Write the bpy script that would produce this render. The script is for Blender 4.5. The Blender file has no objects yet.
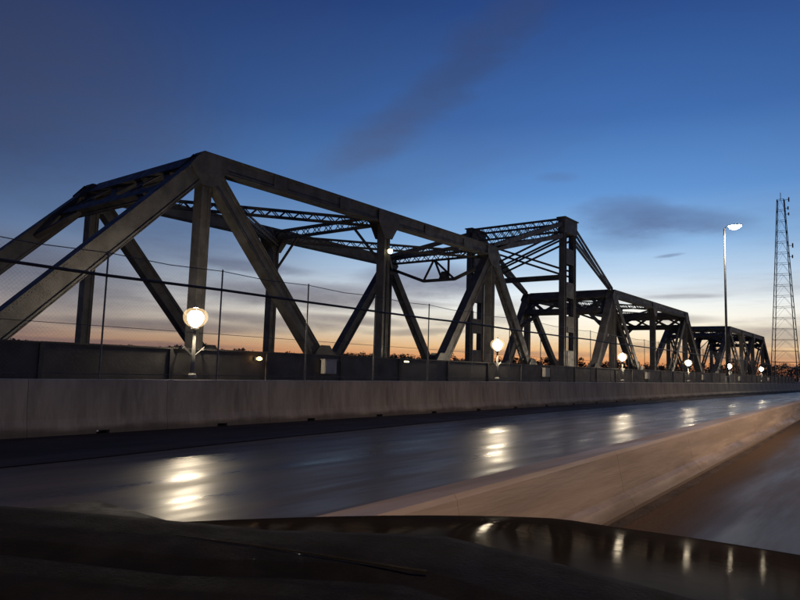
import bpy, math, random
from mathutils import Matrix, Vector
random.seed(7)
S = bpy.context.scene
C = S.collection

# ---------------------------------------------------------------- camera
cam = bpy.data.cameras.new('camera')
camo = bpy.data.objects.new('camera', cam)
C.objects.link(camo)
S.camera = camo
cam.sensor_width = 36.0
cam.lens = 660.0 / 800.0 * 36.0
cam.clip_start = 0.05
cam.clip_end = 12000
EYE = 1.5
_vy = Vector((515, -84, 660)).normalized()
_n = Vector((.0301, 1, .1038))
_n = (_n - _vy * _n.dot(_vy)).normalized()
_xr = _n.cross(_vy)
if _xr.x < 0:
    _xr = -_xr
_R = Vector((_xr.x, _vy.x, _n.x)); _U = Vector((_xr.y, _vy.y, _n.y)); _F = Vector((_xr.z, _vy.z, _n.z))
camo.matrix_world = Matrix(((_R.x, _U.x, -_F.x, 0), (_R.y, _U.y, -_F.y, 0), (_R.z, _U.z, -_F.z, EYE), (0, 0, 0, 1)))

# ---------------------------------------------------------------- render / exposure
S.view_settings.view_transform = 'Standard'
S.view_settings.look = 'None'
S.view_settings.exposure = 0.0
S.view_settings.gamma = 1.0
S.cycles.use_denoising = True
S.cycles.max_bounces = 6
S.cycles.sample_clamp_indirect = 6.0

# ---------------------------------------------------------------- world: dusk sky
SUN_AZ = 20.0          # degrees to the left of straight ahead, where the sun has just gone down
W = bpy.data.worlds.new('World')
S.world = W
W.use_nodes = True
NT = W.node_tree
NT.nodes.clear()


class V:
    """a socket with arithmetic"""
    def __init__(s, nt, k): s.nt, s.k = nt, k
    def _m(s, op, *a):
        n = s.nt.nodes.new('ShaderNodeMath'); n.operation = op
        for i, q in enumerate((s,) + a):
            if isinstance(q, V): s.nt.links.new(q.k, n.inputs[i])
            else: n.inputs[i].default_value = q
        return V(s.nt, n.outputs[0])
    def __add__(s, o): return s._m('ADD', o)
    def __radd__(s, o): return s._m('ADD', o)
    def __sub__(s, o): return s._m('SUBTRACT', o)
    def __rsub__(s, o): return (s * -1.0) + o
    def __mul__(s, o): return s._m('MULTIPLY', o)
    __rmul__ = __mul__
    def __truediv__(s, o): return s._m('DIVIDE', o)
    def f(s, op, *a): return s._m(op, *a)
    def step(s, a, b, lo=0.0, hi=1.0):
        n = s.nt.nodes.new('ShaderNodeMapRange'); n.interpolation_type = 'SMOOTHSTEP'
        s.nt.links.new(s.k, n.inputs[0])
        for i, q in enumerate((a, b, lo, hi)): n.inputs[i + 1].default_value = q
        return V(s.nt, n.outputs[0])


def lin(c):
    return tuple((v / 255 / 12.92 if v / 255 <= .04045 else ((v / 255 + .055) / 1.055) ** 2.4) for v in c)


def ramp(nt, fac, stops, srgb=True):
    n = nt.nodes.new('ShaderNodeValToRGB')
    nt.links.new(fac.k, n.inputs[0])
    e = n.color_ramp.elements
    while len(e) < len(stops): e.new(.5)
    for q, (p, c) in zip(e, stops):
        q.position = p
        q.color = (*(lin(c) if srgb else c), 1)
    return n.outputs[0]


def mixc(nt, fac, a, b, mode='MIX'):
    n = nt.nodes.new('ShaderNodeMix'); n.data_type = 'RGBA'; n.blend_type = mode
    for i, q in ((0, fac), (6, a), (7, b)):
        if isinstance(q, V): nt.links.new(q.k, n.inputs[i])
        elif hasattr(q, 'is_output'): nt.links.new(q, n.inputs[i])
        else: n.inputs[i].default_value = q if i == 0 else (*q, 1)
    return n.outputs[2]


def combine(nt, x, y, z):
    n = nt.nodes.new('ShaderNodeCombineXYZ')
    for i, q in enumerate((x, y, z)):
        if isinstance(q, V): nt.links.new(q.k, n.inputs[i])
        else: n.inputs[i].default_value = q
    return n.outputs[0]


def noise(nt, vec, scale, detail=4, rough=.55, out=0):
    n = nt.nodes.new('ShaderNodeTexNoise')
    nt.links.new(vec, n.inputs['Vector'])
    n.inputs['Scale'].default_value = scale
    n.inputs['Detail'].default_value = detail
    n.inputs['Roughness'].default_value = rough
    return V(nt, n.outputs[out])


def build_sky():
    nt = NT
    tc = nt.nodes.new('ShaderNodeTexCoord')
    sp = nt.nodes.new('ShaderNodeSeparateXYZ')
    nt.links.new(tc.outputs['Generated'], sp.inputs[0])
    x, y, z = (V(nt, sp.outputs[i]) for i in range(3))
    el = z.f('ARCSINE') * (180 / math.pi)                        # degrees above the horizon
    az = (x * -1.0).f('ARCTAN2', y) * (180 / math.pi)            # degrees left of straight ahead
    t = (el / 90.0).f('MAXIMUM', 0.0)
    sunward = (az - SUN_AZ).f('ABSOLUTE').step(0, 64, 1, 0)
    e = lambda d: d / 90.0
    west = ramp(nt, t, [(0, (214, 126, 86)), (e(1.0), (240, 160, 102)), (e(2.0), (252, 204, 146)), (e(3.2), (255, 238, 206)),
                        (e(5.0), (255, 252, 240)), (e(6.4), (236, 244, 246)), (e(8.4), (190, 214, 236)), (e(11.0), (142, 184, 226)), (e(15), (98, 148, 208)), (e(21), (64, 108, 172)),
                        (e(30), (40, 72, 132)), (e(42), (24, 46, 96)), (e(90), (12, 24, 56))])
    east = ramp(nt, t, [(0, (104, 82, 84)), (e(3), (132, 116, 116)), (e(6), (122, 122, 132)), (e(10), (78, 98, 134)), (e(16), (46, 66, 108)),
                        (e(30), (28, 44, 86)), (e(50), (20, 32, 68)), (e(90), (12, 24, 56))])
    base = mixc(nt, sunward, east, west)
    # thin streaky cloud everywhere in the sky, laid out on a flat ceiling so that it flattens toward the horizon
    inv = z.f('MAXIMUM', 0.0) + .07
    flat = combine(nt, x / inv * .55, y / inv * 1.0, 3.1)
    n1 = noise(nt, flat, .62, 5, .6)
    n2 = noise(nt, combine(nt, az * .06, el * .55, 1.7), 1.0, 8, .68)
    low = el.step(10.5, 1.0)
    veil = n1.step(.48, .75) * .26 + n2.step(.47, .70) * low * .45
    nz = noise(nt, combine(nt, az * .11, el * .30, 8.0), 1.0, 4, .6) - .5
    nf = noise(nt, combine(nt, az * .30, el * 1.0, 4.0), 1.0, 9, .68) - .5
    cl = veil
    for (a0, e0, ra, re, tilt, dens, wob) in CLOUDS:
        c, s = math.cos(math.radians(tilt)), math.sin(math.radians(tilt))
        da = az - a0 + nz * (wob * 3.0)
        de = el - e0 + nz * wob + nf * (wob * .8)
        p = (da * c + de * s) / ra
        q = (de * c - da * s) / re
        r = (p * p + q * q).f('SQRT')
        cl = cl + r.step(1.15, .25) * dens * (1.0 + nf * .8)
    cl = (1.0 - ((cl.f('MAXIMUM', 0.0)) * -1.5).f('EXPONENT')) * (.9 + nf * .35)
    cl = cl.f('MAXIMUM', 0.0)
    dark = mixc(nt, el.step(4, 13), (.175, .135, .15), mixc(nt, el.step(14, 26), (.10, .155, .30), (.040, .065, .155)))
    dark = mixc(nt, sunward, (.05, .055, .09), dark)
    col = mixc(nt, cl, base, dark)
    ny = nt.nodes.new('ShaderNodeTexSky')
    ny.sky_type = 'NISHITA'; ny.sun_disc = False
    ny.sun_elevation = math.radians(-3.0); ny.sun_rotation = math.radians(-SUN_AZ); ny.ozone_density = 4.0
    b1 = nt.nodes.new('ShaderNodeBackground'); b2 = nt.nodes.new('ShaderNodeBackground')
    nt.links.new(col, b1.inputs[0]); b1.inputs[1].default_value = 1.0
    nt.links.new(ny.outputs[0], b2.inputs[0]); b2.inputs[1].default_value = 0.1
    ad = nt.nodes.new('ShaderNodeAddShader'); o = nt.nodes.new('ShaderNodeOutputWorld')
    nt.links.new(b1.outputs[0], ad.inputs[0]); nt.links.new(b2.outputs[0], ad.inputs[1]); nt.links.new(ad.outputs[0], o.inputs[0])


# azimuth, elevation, half width, half height (degrees), tilt, density, raggedness
CLOUDS = [
    (32.5, 25.6, 15.0, 2.6, -38, .55, 1.6),
    (41.5, 19.2, 5.5, 2.2, -32, .50, 1.4),
    (18.9, 13.0, 5.0, 1.9, 3, .85, 1.6),
    (14.2, 12.4, 5.2, 1.2, 6, .72, 1.3),
    (19.0, 11.0, 5.0, 1.0, 0, .22, .9),
    (15.6, 9.7, 1.3, .16, -6, .55, .1),
    (24.5, 16.4, 2.0, .5, 0, .25, .3),
    (35.5, 7.7, 7.0, 1.7, 2, .95, 1.1),
    (38.0, 5.6, 5.0, .5, 2, .55, .6),
    (46.0, 6.0, 11.0, 1.4, 0, .92, 1.1),
    (49.0, 3.7, 9.0, .6, 3, .72, .6),
    (66.0, 6.4, 9.0, 3.0, 8, .66, 1.3),
    (57.0, 10.2, 11.0, 3.0, 5, .50, 1.6),
    (51.0, 8.3, 6.0, .6, 3, .6, .8),
    (42.5, 4.1, 6.0, .45, 2, .7, .5),
    (36.0, 3.2, 6.0, .35, -2, .55, .5),
    (57.0, 2.9, 12.0, .6, 0, .75, .5),
    (60.0, 1.3, 12.0, .35, 0, .5, .3),
    (68.0, 20.0, 16.0, 9.0, 0, .55, 2.0),
    (14.5, 6.4, 3.6, .25, 0, .42, .2),
    (15.0, 4.6, 3.6, .45, 0, .40, .3),
    (8.5, 3.3, 5.0, .8, 0, .55, .5),
    (9.5, 1.7, 6.0, .55, 0, .45, .3),
    (26.0, 1.6, 9.0, .3, 0, .35, .3),
]
build_sky()

# the last glow of the sun from below the skyline
sun = bpy.data.lights.new('sun', 'SUN')
sun.energy = 0.05; sun.angle = math.radians(20); sun.color = (1, .72, .5)
suno = bpy.data.objects.new('sun', sun); C.objects.link(suno)
_d = Vector((math.sin(math.radians(SUN_AZ)), -math.cos(math.radians(SUN_AZ)), -.07))
suno.rotation_euler = _d.to_track_quat('-Z', 'Y').to_euler()
suno.location = (0, 0, 60)

# ---------------------------------------------------------------- materials
MATS = {}


def principled(name):
    m = bpy.data.materials.new(name); m.use_nodes = True
    nt = m.node_tree
    return m, nt, nt.nodes['Principled BSDF']


def surf(name, a, b, scale=3.0, stretch=(1, 1, 1), rough=(.5, .8), spec=.4, bump=.0, bscale=30, metal=0.0, stain=None, detail=6, lo=.35, hi=.65):
    m, nt, p = principled(name)
    tc = nt.nodes.new('ShaderNodeTexCoord'); ob = tc.outputs['Object']
    mp = nt.nodes.new('ShaderNodeMapping'); nt.links.new(ob, mp.inputs[0]); mp.inputs[3].default_value = stretch
    n = noise(nt, mp.outputs[0], scale, detail, .62)
    col = mixc(nt, n.step(lo, hi), a, b)
    if stain:
        s = noise(nt, mp.outputs[0], scale * .31, 5, .7)
        col = mixc(nt, s.step(.48, .68) * stain[1], col, stain[0])
    nt.links.new(col, p.inputs['Base Color'])
    r = noise(nt, mp.outputs[0], scale * 1.7, 4, .6).step(.3, .7, rough[0], rough[1])
    nt.links.new(r.k, p.inputs['Roughness'])
    p.inputs['Specular IOR Level'].default_value = spec
    p.inputs['Metallic'].default_value = metal
    if bump:
        bn = nt.nodes.new('ShaderNodeBump'); bn.inputs['Strength'].default_value = bump; bn.inputs['Distance'].default_value = .02
        nt.links.new(noise(nt, mp.outputs[0], bscale, 4, .6).k, bn.inputs['Height']); nt.links.new(bn.outputs[0], p.inputs['Normal'])
    MATS[name] = m
    return m


def glow(name, col, strength):
    m = bpy.data.materials.new(name); m.use_nodes = True
    nt = m.node_tree; nt.nodes.clear()
    e = nt.nodes.new('ShaderNodeEmission'); o = nt.nodes.new('ShaderNodeOutputMaterial')
    e.inputs[0].default_value = (*col, 1); e.inputs[1].default_value = strength
    nt.links.new(e.outputs[0], o.inputs[0])
    MATS[name] = m


surf('steel', (.040, .039, .040), (.078, .076, .076), 1.3, rough=(.42, .72), spec=.4, bump=.25, bscale=18, stain=((.055, .038, .030), .45))
surf('steel_dark', (.032, .031, .032), (.06, .058, .058), 1.8, rough=(.45, .75), bump=.2, bscale=18, stain=((.045, .03, .024), .4))
surf('steel_pale', (.25, .23, .21), (.36, .33, .30), 1.8, rough=(.4, .7), bump=.2, bscale=18, stain=((.12, .07, .045), .5))
surf('plate', (.036, .034, .033), (.068, .064, .061), .9, rough=(.34, .62), spec=.5, bump=.25, bscale=9, stain=((.03, .024, .02), .6))
surf('galvanised', (.10, .10, .105), (.17, .175, .18), 6, rough=(.35, .55), metal=.5)
surf('pole_paint', (.22, .215, .20), (.32, .31, .29), 4, rough=(.35, .55))
surf('dark_pipe', (.035, .035, .037), (.06, .06, .06), 4, rough=(.4, .6))
surf('concrete', (.32, .285, .205), (.49, .44, .32), 1.3, (1, 1.6, .32), rough=(.55, .85), bump=.5, bscale=22, stain=((.13, .112, .086), .8))
surf('median_concrete', (.22, .185, .148), (.33, .28, .228), 2.4, (1, .09, 1.6), rough=(.45, .75), bump=.18, bscale=26, stain=((.10, .082, .066), .75))
surf('stone', (.16, .15, .14), (.26, .245, .22), .8, rough=(.7, .9), bump=.6, bscale=4)
surf('soil', (.05, .05, .035), (.09, .08, .055), .05, rough=(.8, .95), bump=.3, bscale=1)
surf('shoulder', (.030, .026, .021), (.055, .048, .04), 1.2, (1, .25, 1), rough=(.62, .9), spec=.25, bump=.6, bscale=60)
surf('grime', (.045, .036, .028), (.085, .066, .05), 3, (1, .4, 1), rough=(.7, .95), spec=.2, bump=.8, bscale=30)
surf('line_paint', (.25, .25, .25), (.5, .5, .48), 9, (1, .3, 1), rough=(.4, .7))
surf('bark', (.03, .026, .02), (.05, .042, .034), 3, rough=(.8, .95))
surf('twigs', (.028, .024, .018), (.05, .042, .03), .3, rough=(.8, .95), spec=.1)
surf('rubber', (.005, .005, .005), (.01, .01, .01), 12, rough=(.6, .8), spec=.1)
surf('dash_vinyl', (.0035, .0036, .0042), (.007, .0072, .0082), 8, rough=(.7, .9), spec=.08, bump=.35, bscale=160)
surf('mast_paint', (.07, .06, .06), (.12, .10, .10), 1, rough=(.5, .7))
surf('cabinet_paint', (.42, .40, .36), (.55, .52, .47), 2, rough=(.45, .7), stain=((.3, .27, .23), .5))
glow('lamp_globe', (1, .85, .63), 330)
glow('lamp_high', (1, .88, .68), 60)
glow('lamp_sodium', (1, .52, .2), 30)
glow('lamp_amber', (1, .5, .16), 9)
glow('lamp_small', (1, .86, .45), 5)


def halo_shell():
    m = bpy.data.materials.new('halo_globe'); m.use_nodes = True
    nt = m.node_tree; nt.nodes.clear()
    t = nt.nodes.new('ShaderNodeBsdfTransparent'); d = nt.nodes.new('ShaderNodeEmission'); x = nt.nodes.new('ShaderNodeAddShader'); o = nt.nodes.new('ShaderNodeOutputMaterial')
    t.inputs[0].default_value = (.82, .80, .76, 1)          # glass shell with added warm emission, a painted halo round the bulb
    d.inputs[0].default_value = (1, .70, .36, 1); d.inputs[1].default_value = .42
    nt.links.new(t.outputs[0], x.inputs[0]); nt.links.new(d.outputs[0], x.inputs[1]); nt.links.new(x.outputs[0], o.inputs[0])
    MATS['halo_globe'] = m


halo_shell()


def wet_road(name, dark, light, seed, rlo, rhi, spec, dirt=False):
    m, nt, p = principled(name)
    tc = nt.nodes.new('ShaderNodeTexCoord'); ob = tc.outputs['Object']
    mp = nt.nodes.new('ShaderNodeMapping'); nt.links.new(ob, mp.inputs[0])
    mp.inputs[1].default_value = (seed, seed * 3.1, 0); mp.inputs[3].default_value = (1, .10, 1)
    trk = noise(nt, mp.outputs[0], .9, 5, .65)
    grit = noise(nt, ob, 70, 3, .6)
    damp = noise(nt, mp.outputs[0], 2.6, 5, .6)
    col = mixc(nt, trk.step(.35, .65), dark, light)
    col = mixc(nt, grit.step(.45, .75) * .5, col, (.06, .058, .055))
    sp = nt.nodes.new('ShaderNodeSeparateXYZ'); nt.links.new(ob, sp.inputs[0])
    if dirt:      # silt washed along the foot of the median
        d = V(nt, sp.outputs[0]) + 2.42 + (V(nt, sp.outputs[1]) - 4.0) * .045 + (noise(nt, mp.outputs[0], 2.2, 5, .65) - .5) * .5
        silt = d.step(1.0, .25)
        col = mixc(nt, silt * .9, col, mixc(nt, grit.step(.35, .7), (.075, .055, .04), (.13, .098, .07)))
    else:
        silt = None
    nt.links.new(col, p.inputs['Base Color'])
    r = (damp.step(.32, .68, 0, 1) * .6 + trk.step(.3, .7, 0, 1) * .4) * (rhi - rlo) + rlo
    if dirt: r = r + silt * .4
    nt.links.new(r.k, p.inputs['Roughness'])
    p.inputs['Specular IOR Level'].default_value = spec
    if dirt: nt.links.new((silt * -.8 + 1.0).f('MULTIPLY', spec).k, p.inputs['Specular IOR Level'])
    wv = noise(nt, mp.outputs[0], 1.9, 3, .5) * 1.0 + grit * .05
    bn = nt.nodes.new('ShaderNodeBump'); bn.inputs['Strength'].default_value = .35; bn.inputs['Distance'].default_value = .03
    nt.links.new(wv.k, bn.inputs['Height']); nt.links.new(bn.outputs[0], p.inputs['Normal'])
    MATS[name] = m


wet_road('wet_asphalt', (.056, .047, .036), (.108, .092, .070), 0, .22, .48, .085)
wet_road('wet_asphalt_near', (.040, .036, .032), (.075, .066, .058), 5.3, .32, .58, .07, True)


def water_mat():
    m, nt, p = principled('water')
    tc = nt.nodes.new('ShaderNodeTexCoord')
    n = noise(nt, tc.outputs['Object'], .6, 4, .6)
    p.inputs['Base Color'].default_value = (.012, .018, .022, 1); p.inputs['Roughness'].default_value = .08
    bn = nt.nodes.new('ShaderNodeBump'); bn.inputs['Strength'].default_value = .4; bn.inputs['Distance'].default_value = .1
    nt.links.new(n.k, bn.inputs['Height']); nt.links.new(bn.outputs[0], p.inputs['Normal'])
    MATS['water'] = m


def paint_mat():
    m, nt, p = principled('car_paint')
    tc = nt.nodes.new('ShaderNodeTexCoord'); ob = tc.outputs['Object']
    p.inputs['Base Color'].default_value = (.012, .010, .009, 1)
    p.inputs['Specular IOR Level'].default_value = .0
    p.inputs['Metallic'].default_value = .0
    p.inputs['Roughness'].default_value = .35
    p.inputs['Coat Weight'].default_value = .06
    mp = nt.nodes.new('ShaderNodeMapping'); nt.links.new(ob, mp.inputs[0]); mp.inputs[3].default_value = (9, 170, 1)
    bn = nt.nodes.new('ShaderNodeBump'); bn.inputs['Strength'].default_value = .22; bn.inputs['Distance'].default_value = .0012
    nt.links.new(noise(nt, mp.outputs[0], 1.0, 2, .5).k, bn.inputs['Height']); nt.links.new(bn.outputs[0], p.inputs['Coat Normal'])
    n = noise(nt, ob, 3, 3, .5)
    nt.links.new(n.step(.3, .7, .05, .13).k, p.inputs['Coat Roughness'])
    MATS['car_paint'] = m


water_mat(); paint_mat()


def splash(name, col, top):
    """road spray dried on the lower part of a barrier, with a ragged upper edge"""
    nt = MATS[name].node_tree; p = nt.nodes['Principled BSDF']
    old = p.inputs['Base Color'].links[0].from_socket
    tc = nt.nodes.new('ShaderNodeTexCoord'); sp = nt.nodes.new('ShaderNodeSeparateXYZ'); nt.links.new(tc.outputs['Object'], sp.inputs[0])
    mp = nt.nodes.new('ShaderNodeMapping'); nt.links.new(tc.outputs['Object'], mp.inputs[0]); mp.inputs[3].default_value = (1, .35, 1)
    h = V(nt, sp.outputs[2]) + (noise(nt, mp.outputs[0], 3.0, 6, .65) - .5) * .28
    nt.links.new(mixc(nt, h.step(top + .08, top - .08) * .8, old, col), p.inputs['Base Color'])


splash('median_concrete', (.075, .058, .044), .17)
splash('concrete', (.11, .094, .074), .14)

# ---------------------------------------------------------------- mesh helpers


class MB:
    def __init__(s): s.v, s.f = [], []

    def quadbox(s, c, ax, ay, az):
        """box from a centre and three half-axis vectors"""
        i = len(s.v); c = Vector(c); ax, ay, az = Vector(ax), Vector(ay), Vector(az)
        for sx, sy, sz in ((-1, -1, -1), (1, -1, -1), (1, 1, -1), (-1, 1, -1), (-1, -1, 1), (1, -1, 1), (1, 1, 1), (-1, 1, 1)):
            s.v.append(c + ax * sx + ay * sy + az * sz)
        fs = [(0, 3, 2, 1), (4, 5, 6, 7), (0, 1, 5, 4), (1, 2, 6, 5), (2, 3, 7, 6), (3, 0, 4, 7)]
        if ax.cross(ay).dot(az) < 0: fs = [q[::-1] for q in fs]
        s.f += [tuple(i + k for k in q) for q in fs]
        return s

    def box(s, x0, x1, y0, y1, z0, z1):
        return s.quadbox(((x0 + x1) / 2, (y0 + y1) / 2, (z0 + z1) / 2), ((x1 - x0) / 2, 0, 0), (0, (y1 - y0) / 2, 0), (0, 0, (z1 - z0) / 2))

    def bar(s, p0, p1, u, v):
        """bar of half widths along vectors u and v"""
        p0, p1 = Vector(p0), Vector(p1)
        return s.quadbox((p0 + p1) / 2, (p1 - p0) / 2, u, v)

    def tube(s, pts, rad, n=8, caps=True):
        pts = [Vector(p) for p in pts]
        if not isinstance(rad, (list, tuple)): rad = [rad] * len(pts)
        b = len(s.v); ref = None
        for k, p in enumerate(pts):
            t = (pts[min(k + 1, len(pts) - 1)] - pts[max(k - 1, 0)]).normalized()
            if ref is None or abs(t.dot(ref)) > .95:
                ref = Vector((0, 0, 1)) if abs(t.z) < .9 else Vector((1, 0, 0))
            u = t.cross(ref).normalized(); w = t.cross(u)
            for j in range(n):
                a = 2 * math.pi * j / n
                s.v.append(p + (u * math.cos(a) + w * math.sin(a)) * rad[k])
        for k in range(len(pts) - 1):
            for j in range(n):
                a = b + k * n + j; c = b + k * n + (j + 1) % n
                s.f.append((a, c, c + n, a + n))
        if caps:
            s.f.append(tuple(b + j for j in range(n))[::-1]); s.f.append(tuple(b + (len(pts) - 1) * n + j for j in range(n)))
        return s

    def lathe(s, prof, c=(0, 0, 0), n=20):
        b = len(s.v); c = Vector(c)
        for r, z in prof:
            for j in range(n):
                a = 2 * math.pi * j / n
                s.v.append(c + Vector((r * math.cos(a), r * math.sin(a), z)))
        for k in range(len(prof) - 1):
            for j in range(n):
                a = b + k * n + j; q = b + k * n + (j + 1) % n
                s.f.append((a, q, q + n, a + n))
        s.f.append(tuple(b + j for j in range(n))[::-1]); s.f.append(tuple(b + (len(prof) - 1) * n + j for j in range(n)))
        return s

    def extrude_poly(s, poly, off):
        """flat polygon (3-D points) thickened by the vector off"""
        b = len(s.v); n = len(poly); off = Vector(off)
        s.v += [Vector(p) for p in poly] + [Vector(p) + off for p in poly]
        s.f.append(tuple(range(b, b + n))[::-1]); s.f.append(tuple(range(b + n, b + 2 * n)))
        for j in range(n):
            k = (j + 1) % n
            s.f.append((b + j, b + k, b + n + k, b + n + j))
        return s

    def build(s, name, mat, parent=None, origin=None, smooth=False):
        o = Vector(origin) if origin is not None else (Vector(parent['_o']) if parent is not None and '_o' in parent else Vector((0, 0, 0)))
        me = bpy.data.meshes.new(name)
        me.from_pydata([tuple(p - o) for p in s.v], [], s.f)
        me.materials.append(MATS[mat])
        if smooth:
            for p in me.polygons: p.use_smooth = True
        me.update()
        ob = bpy.data.objects.new(name, me); C.objects.link(ob)
        if parent is not None:
            ob.parent = parent
            ob['_o'] = tuple(o)
        else:
            ob.location = o
        return ob


def tag(o, label=None, cat=None, group=None, kind=None):
    if label: o['label'] = label
    if cat: o['category'] = cat
    if group: o['group'] = group
    if kind: o['kind'] = kind
    return o


def empty(name, loc, label, cat, group=None):
    o = bpy.data.objects.new(name, None); C.objects.link(o)
    o.location = loc; o['_o'] = tuple(loc); o.empty_display_size = .3
    return tag(o, label, cat, group)


def copy_tree(src, loc):
    r = src.copy(); C.objects.link(r); r.location = loc
    for ch in src.children:
        c = ch.copy(); C.objects.link(c); c.parent = r
        for g in ch.children:
            d = g.copy(); C.objects.link(d); d.parent = c
    return r


def struct(o): o['kind'] = 'structure'; return o


# ---------------------------------------------------------------- setting: ground, river, roads
def sheet(name, mat, pts, z):
    b = MB(); b.v = [Vector((x, y, z)) for x, y in pts]; b.f = [tuple(range(len(pts)))]
    return struct(b.build(name, mat))


GZ = -6.0
sheet('ground', 'soil', [(-5000, -5000), (5000, -5000), (5000, 5000), (-5000, 5000)], GZ)
sheet('river', 'water', [(-3000, 14), (3000, 14), (3000, 112), (-3000, 112)], GZ + .25)


def median_x(y):                       # the middle barrier drifts gently to the left as the road goes on
    return -2.42 - .045 * (y - 4.0) if y < 60 else -2.42 - .045 * 56 - .01 * (y - 60)


def edge_x(y):                         # edge between the shoulder and the wet lanes of the other carriageway
    ys = [(-60, -9.3), (0, -9.6), (4, -9.75), (9, -10.4), (18, -11.0), (40, -11.5), (90, -11.8), (500, -12.0)]
    for (a, b), (c, d) in zip(ys, ys[1:]):
        if y <= c: return b + (d - b) * (y - a) / (c - a)
    return -12.0


YS = [-60, -40, -25, -15, -10, -5, 0, 2.5, 5, 7.5, 10, 15, 20, 25, 30, 40, 50, 60, 80, 100, 140, 200, 300, 450]


def strip(name, mat, fl, fr, z):
    b = MB()
    for y in YS: b.v += [Vector((fl(y), y, z)), Vector((fr(y), y, z))]
    for k in range(len(YS) - 1): b.f.append((2 * k, 2 * k + 1, 2 * k + 3, 2 * k + 2))
    return struct(b.build(name, mat))


BX = -13.1       # road face of the far parapet barrier
emb = MB().box(-13.9, 11.0, -60, 450, GZ - .5, -.02)
struct(emb.build('road_embankment', 'stone'))
strip('road', 'wet_asphalt', lambda y: edge_x(y) - .02, lambda y: median_x(y) - .1, 0.0)
strip('road_shoulder', 'shoulder', lambda y: BX - .3, edge_x, .012)
strip('road', 'wet_asphalt_near', lambda y: median_x(y) - .4, lambda y: 9.2, .004)
# dirt washed up against the barriers
strip('road_edge_grime', 'grime', lambda y: median_x(y) - .2, lambda y: median_x(y) + .20 + .03 * math.sin(y * .9), .009)

# painted marks
def mark(name, x0, x1, y0, y1, z=.010):
    return struct(MB().box(x0, x1, y0, y1, z - .004, z).build(name, 'line_paint'))


for y in (16.5, 28.5, 40.5): mark('lane_dash', .95, 1.05, y, y + 3)

# ---------------------------------------------------------------- far barrier wall, built of cast lengths
SEG = 2.95
Y0 = 7.11 - 12 * SEG
bar = empty('concrete_barrier', (BX, 0, 0), 'long weathered grey concrete barrier along the far edge of the wet road', 'barrier')
prof = [(0, .0), (0, .17), (-.06, .33), (-.12, 1.06), (-.15, 1.09), (-.42, 1.09), (-.45, 1.06), (-.45, .0)]


def barrier_segment(y, L):
    g = .004; b = MB()
    c0, c1 = y + L * .5 - .14, y + L * .5 + .14          # drain slot at mid length
    for (a, e, slot) in ((y + g, c0, 0), (c0, c1, 1), (c1, y + L - g, 0)):
        pr = prof if not slot else [(-.002, .075), (-.002, .17), (-.06, .33), (-.12, 1.06), (-.15, 1.09), (-.42, 1.09), (-.45, 1.06), (-.45, .07)]
        b.extrude_poly([(px, a, pz) for px, pz in pr], (0, e - a, 0))
    return b


base_seg = barrier_segment(0, SEG)
seg0 = None
for k in range(0, 66):
    if seg0 is None:
        for i, v in enumerate(base_seg.v): base_seg.v[i] = v + Vector((BX, 0, 0))
        seg0 = base_seg.build('barrier_segment', 'concrete', bar); o = seg0
    else:
        o = seg0.copy(); C.objects.link(o); o.parent = bar
    o.location = (random.uniform(-.003, .003), Y0 + k * SEG + SEG * .5, 0)

# ---------------------------------------------------------------- chain-link fence standing on the barrier
FX = BX - .33
fence = empty('chain_link_fence', (FX, 0, 1.09), 'tall chain link fence with dark pipe rail on top of the far barrier', 'fence')
p0 = None
for k in range(0, 62):
    y = Y0 + k * SEG
    if p0 is None:
        p0 = MB().tube([(FX, 0, 1.05), (FX, 0, 3.80)], .020, 8).build('post', 'galvanised', fence)
        o = p0
    else:
        o = p0.copy(); C.objects.link(o); o.parent = fence
    o.location = (0, y, 0)
FY1 = Y0 + 61 * SEG
def sag(y, amp): return -amp * (1 - (2 * (((y - Y0) / SEG) % 1) - 1) ** 2)
b = MB(); b.tube([(FX + .06, Y0 + i * SEG, 3.29 + random.uniform(-.025, .025)) for i in range(62)], .033, 8); b.build('pipe_rail', 'dark_pipe', fence)
b = MB(); b.tube([(FX, Y0 + i * SEG / 2, 3.76 + sag(Y0 + i * SEG / 2, .05)) for i in range(123)], .010, 5); b.build('top_wire', 'galvanised', fence)
for z in (1.2, 2.2): MB().tube([(FX, Y0, z), (FX, FY1, z)], .006, 4).build('tension_wire', 'galvanised', fence)
b = MB()
dz = 3.74 - 1.14; y = Y0 + 18 * 0
while y < 110:
    r = .0008
    for sgn in (1, -1):
        ya, yb = (y, y + dz) if sgn > 0 else (y + dz, y)
        b.bar((FX + .004 * sgn, ya, 1.14), (FX + .004 * sgn, yb, 3.74), (r, 0, 0), (0, r, 0))
    y += .085
tag(b.build('mesh_wire', 'galvanised', fence), kind='stuff')

# ---------------------------------------------------------------- middle barrier
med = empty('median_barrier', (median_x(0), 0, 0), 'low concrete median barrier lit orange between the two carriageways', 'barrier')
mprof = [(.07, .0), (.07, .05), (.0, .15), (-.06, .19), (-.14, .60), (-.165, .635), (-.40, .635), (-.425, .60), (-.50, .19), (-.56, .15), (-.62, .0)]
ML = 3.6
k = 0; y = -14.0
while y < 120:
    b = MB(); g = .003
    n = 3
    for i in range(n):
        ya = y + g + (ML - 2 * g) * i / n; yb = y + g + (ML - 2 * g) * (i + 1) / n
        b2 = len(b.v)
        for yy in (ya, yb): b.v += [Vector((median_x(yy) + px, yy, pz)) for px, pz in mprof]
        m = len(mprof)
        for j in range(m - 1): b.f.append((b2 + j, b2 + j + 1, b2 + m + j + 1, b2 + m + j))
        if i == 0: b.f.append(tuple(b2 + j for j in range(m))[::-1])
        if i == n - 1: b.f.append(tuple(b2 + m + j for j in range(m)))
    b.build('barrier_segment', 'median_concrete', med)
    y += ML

# ---------------------------------------------------------------- steel members
XA = Vector((1, 0, 0))


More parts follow.
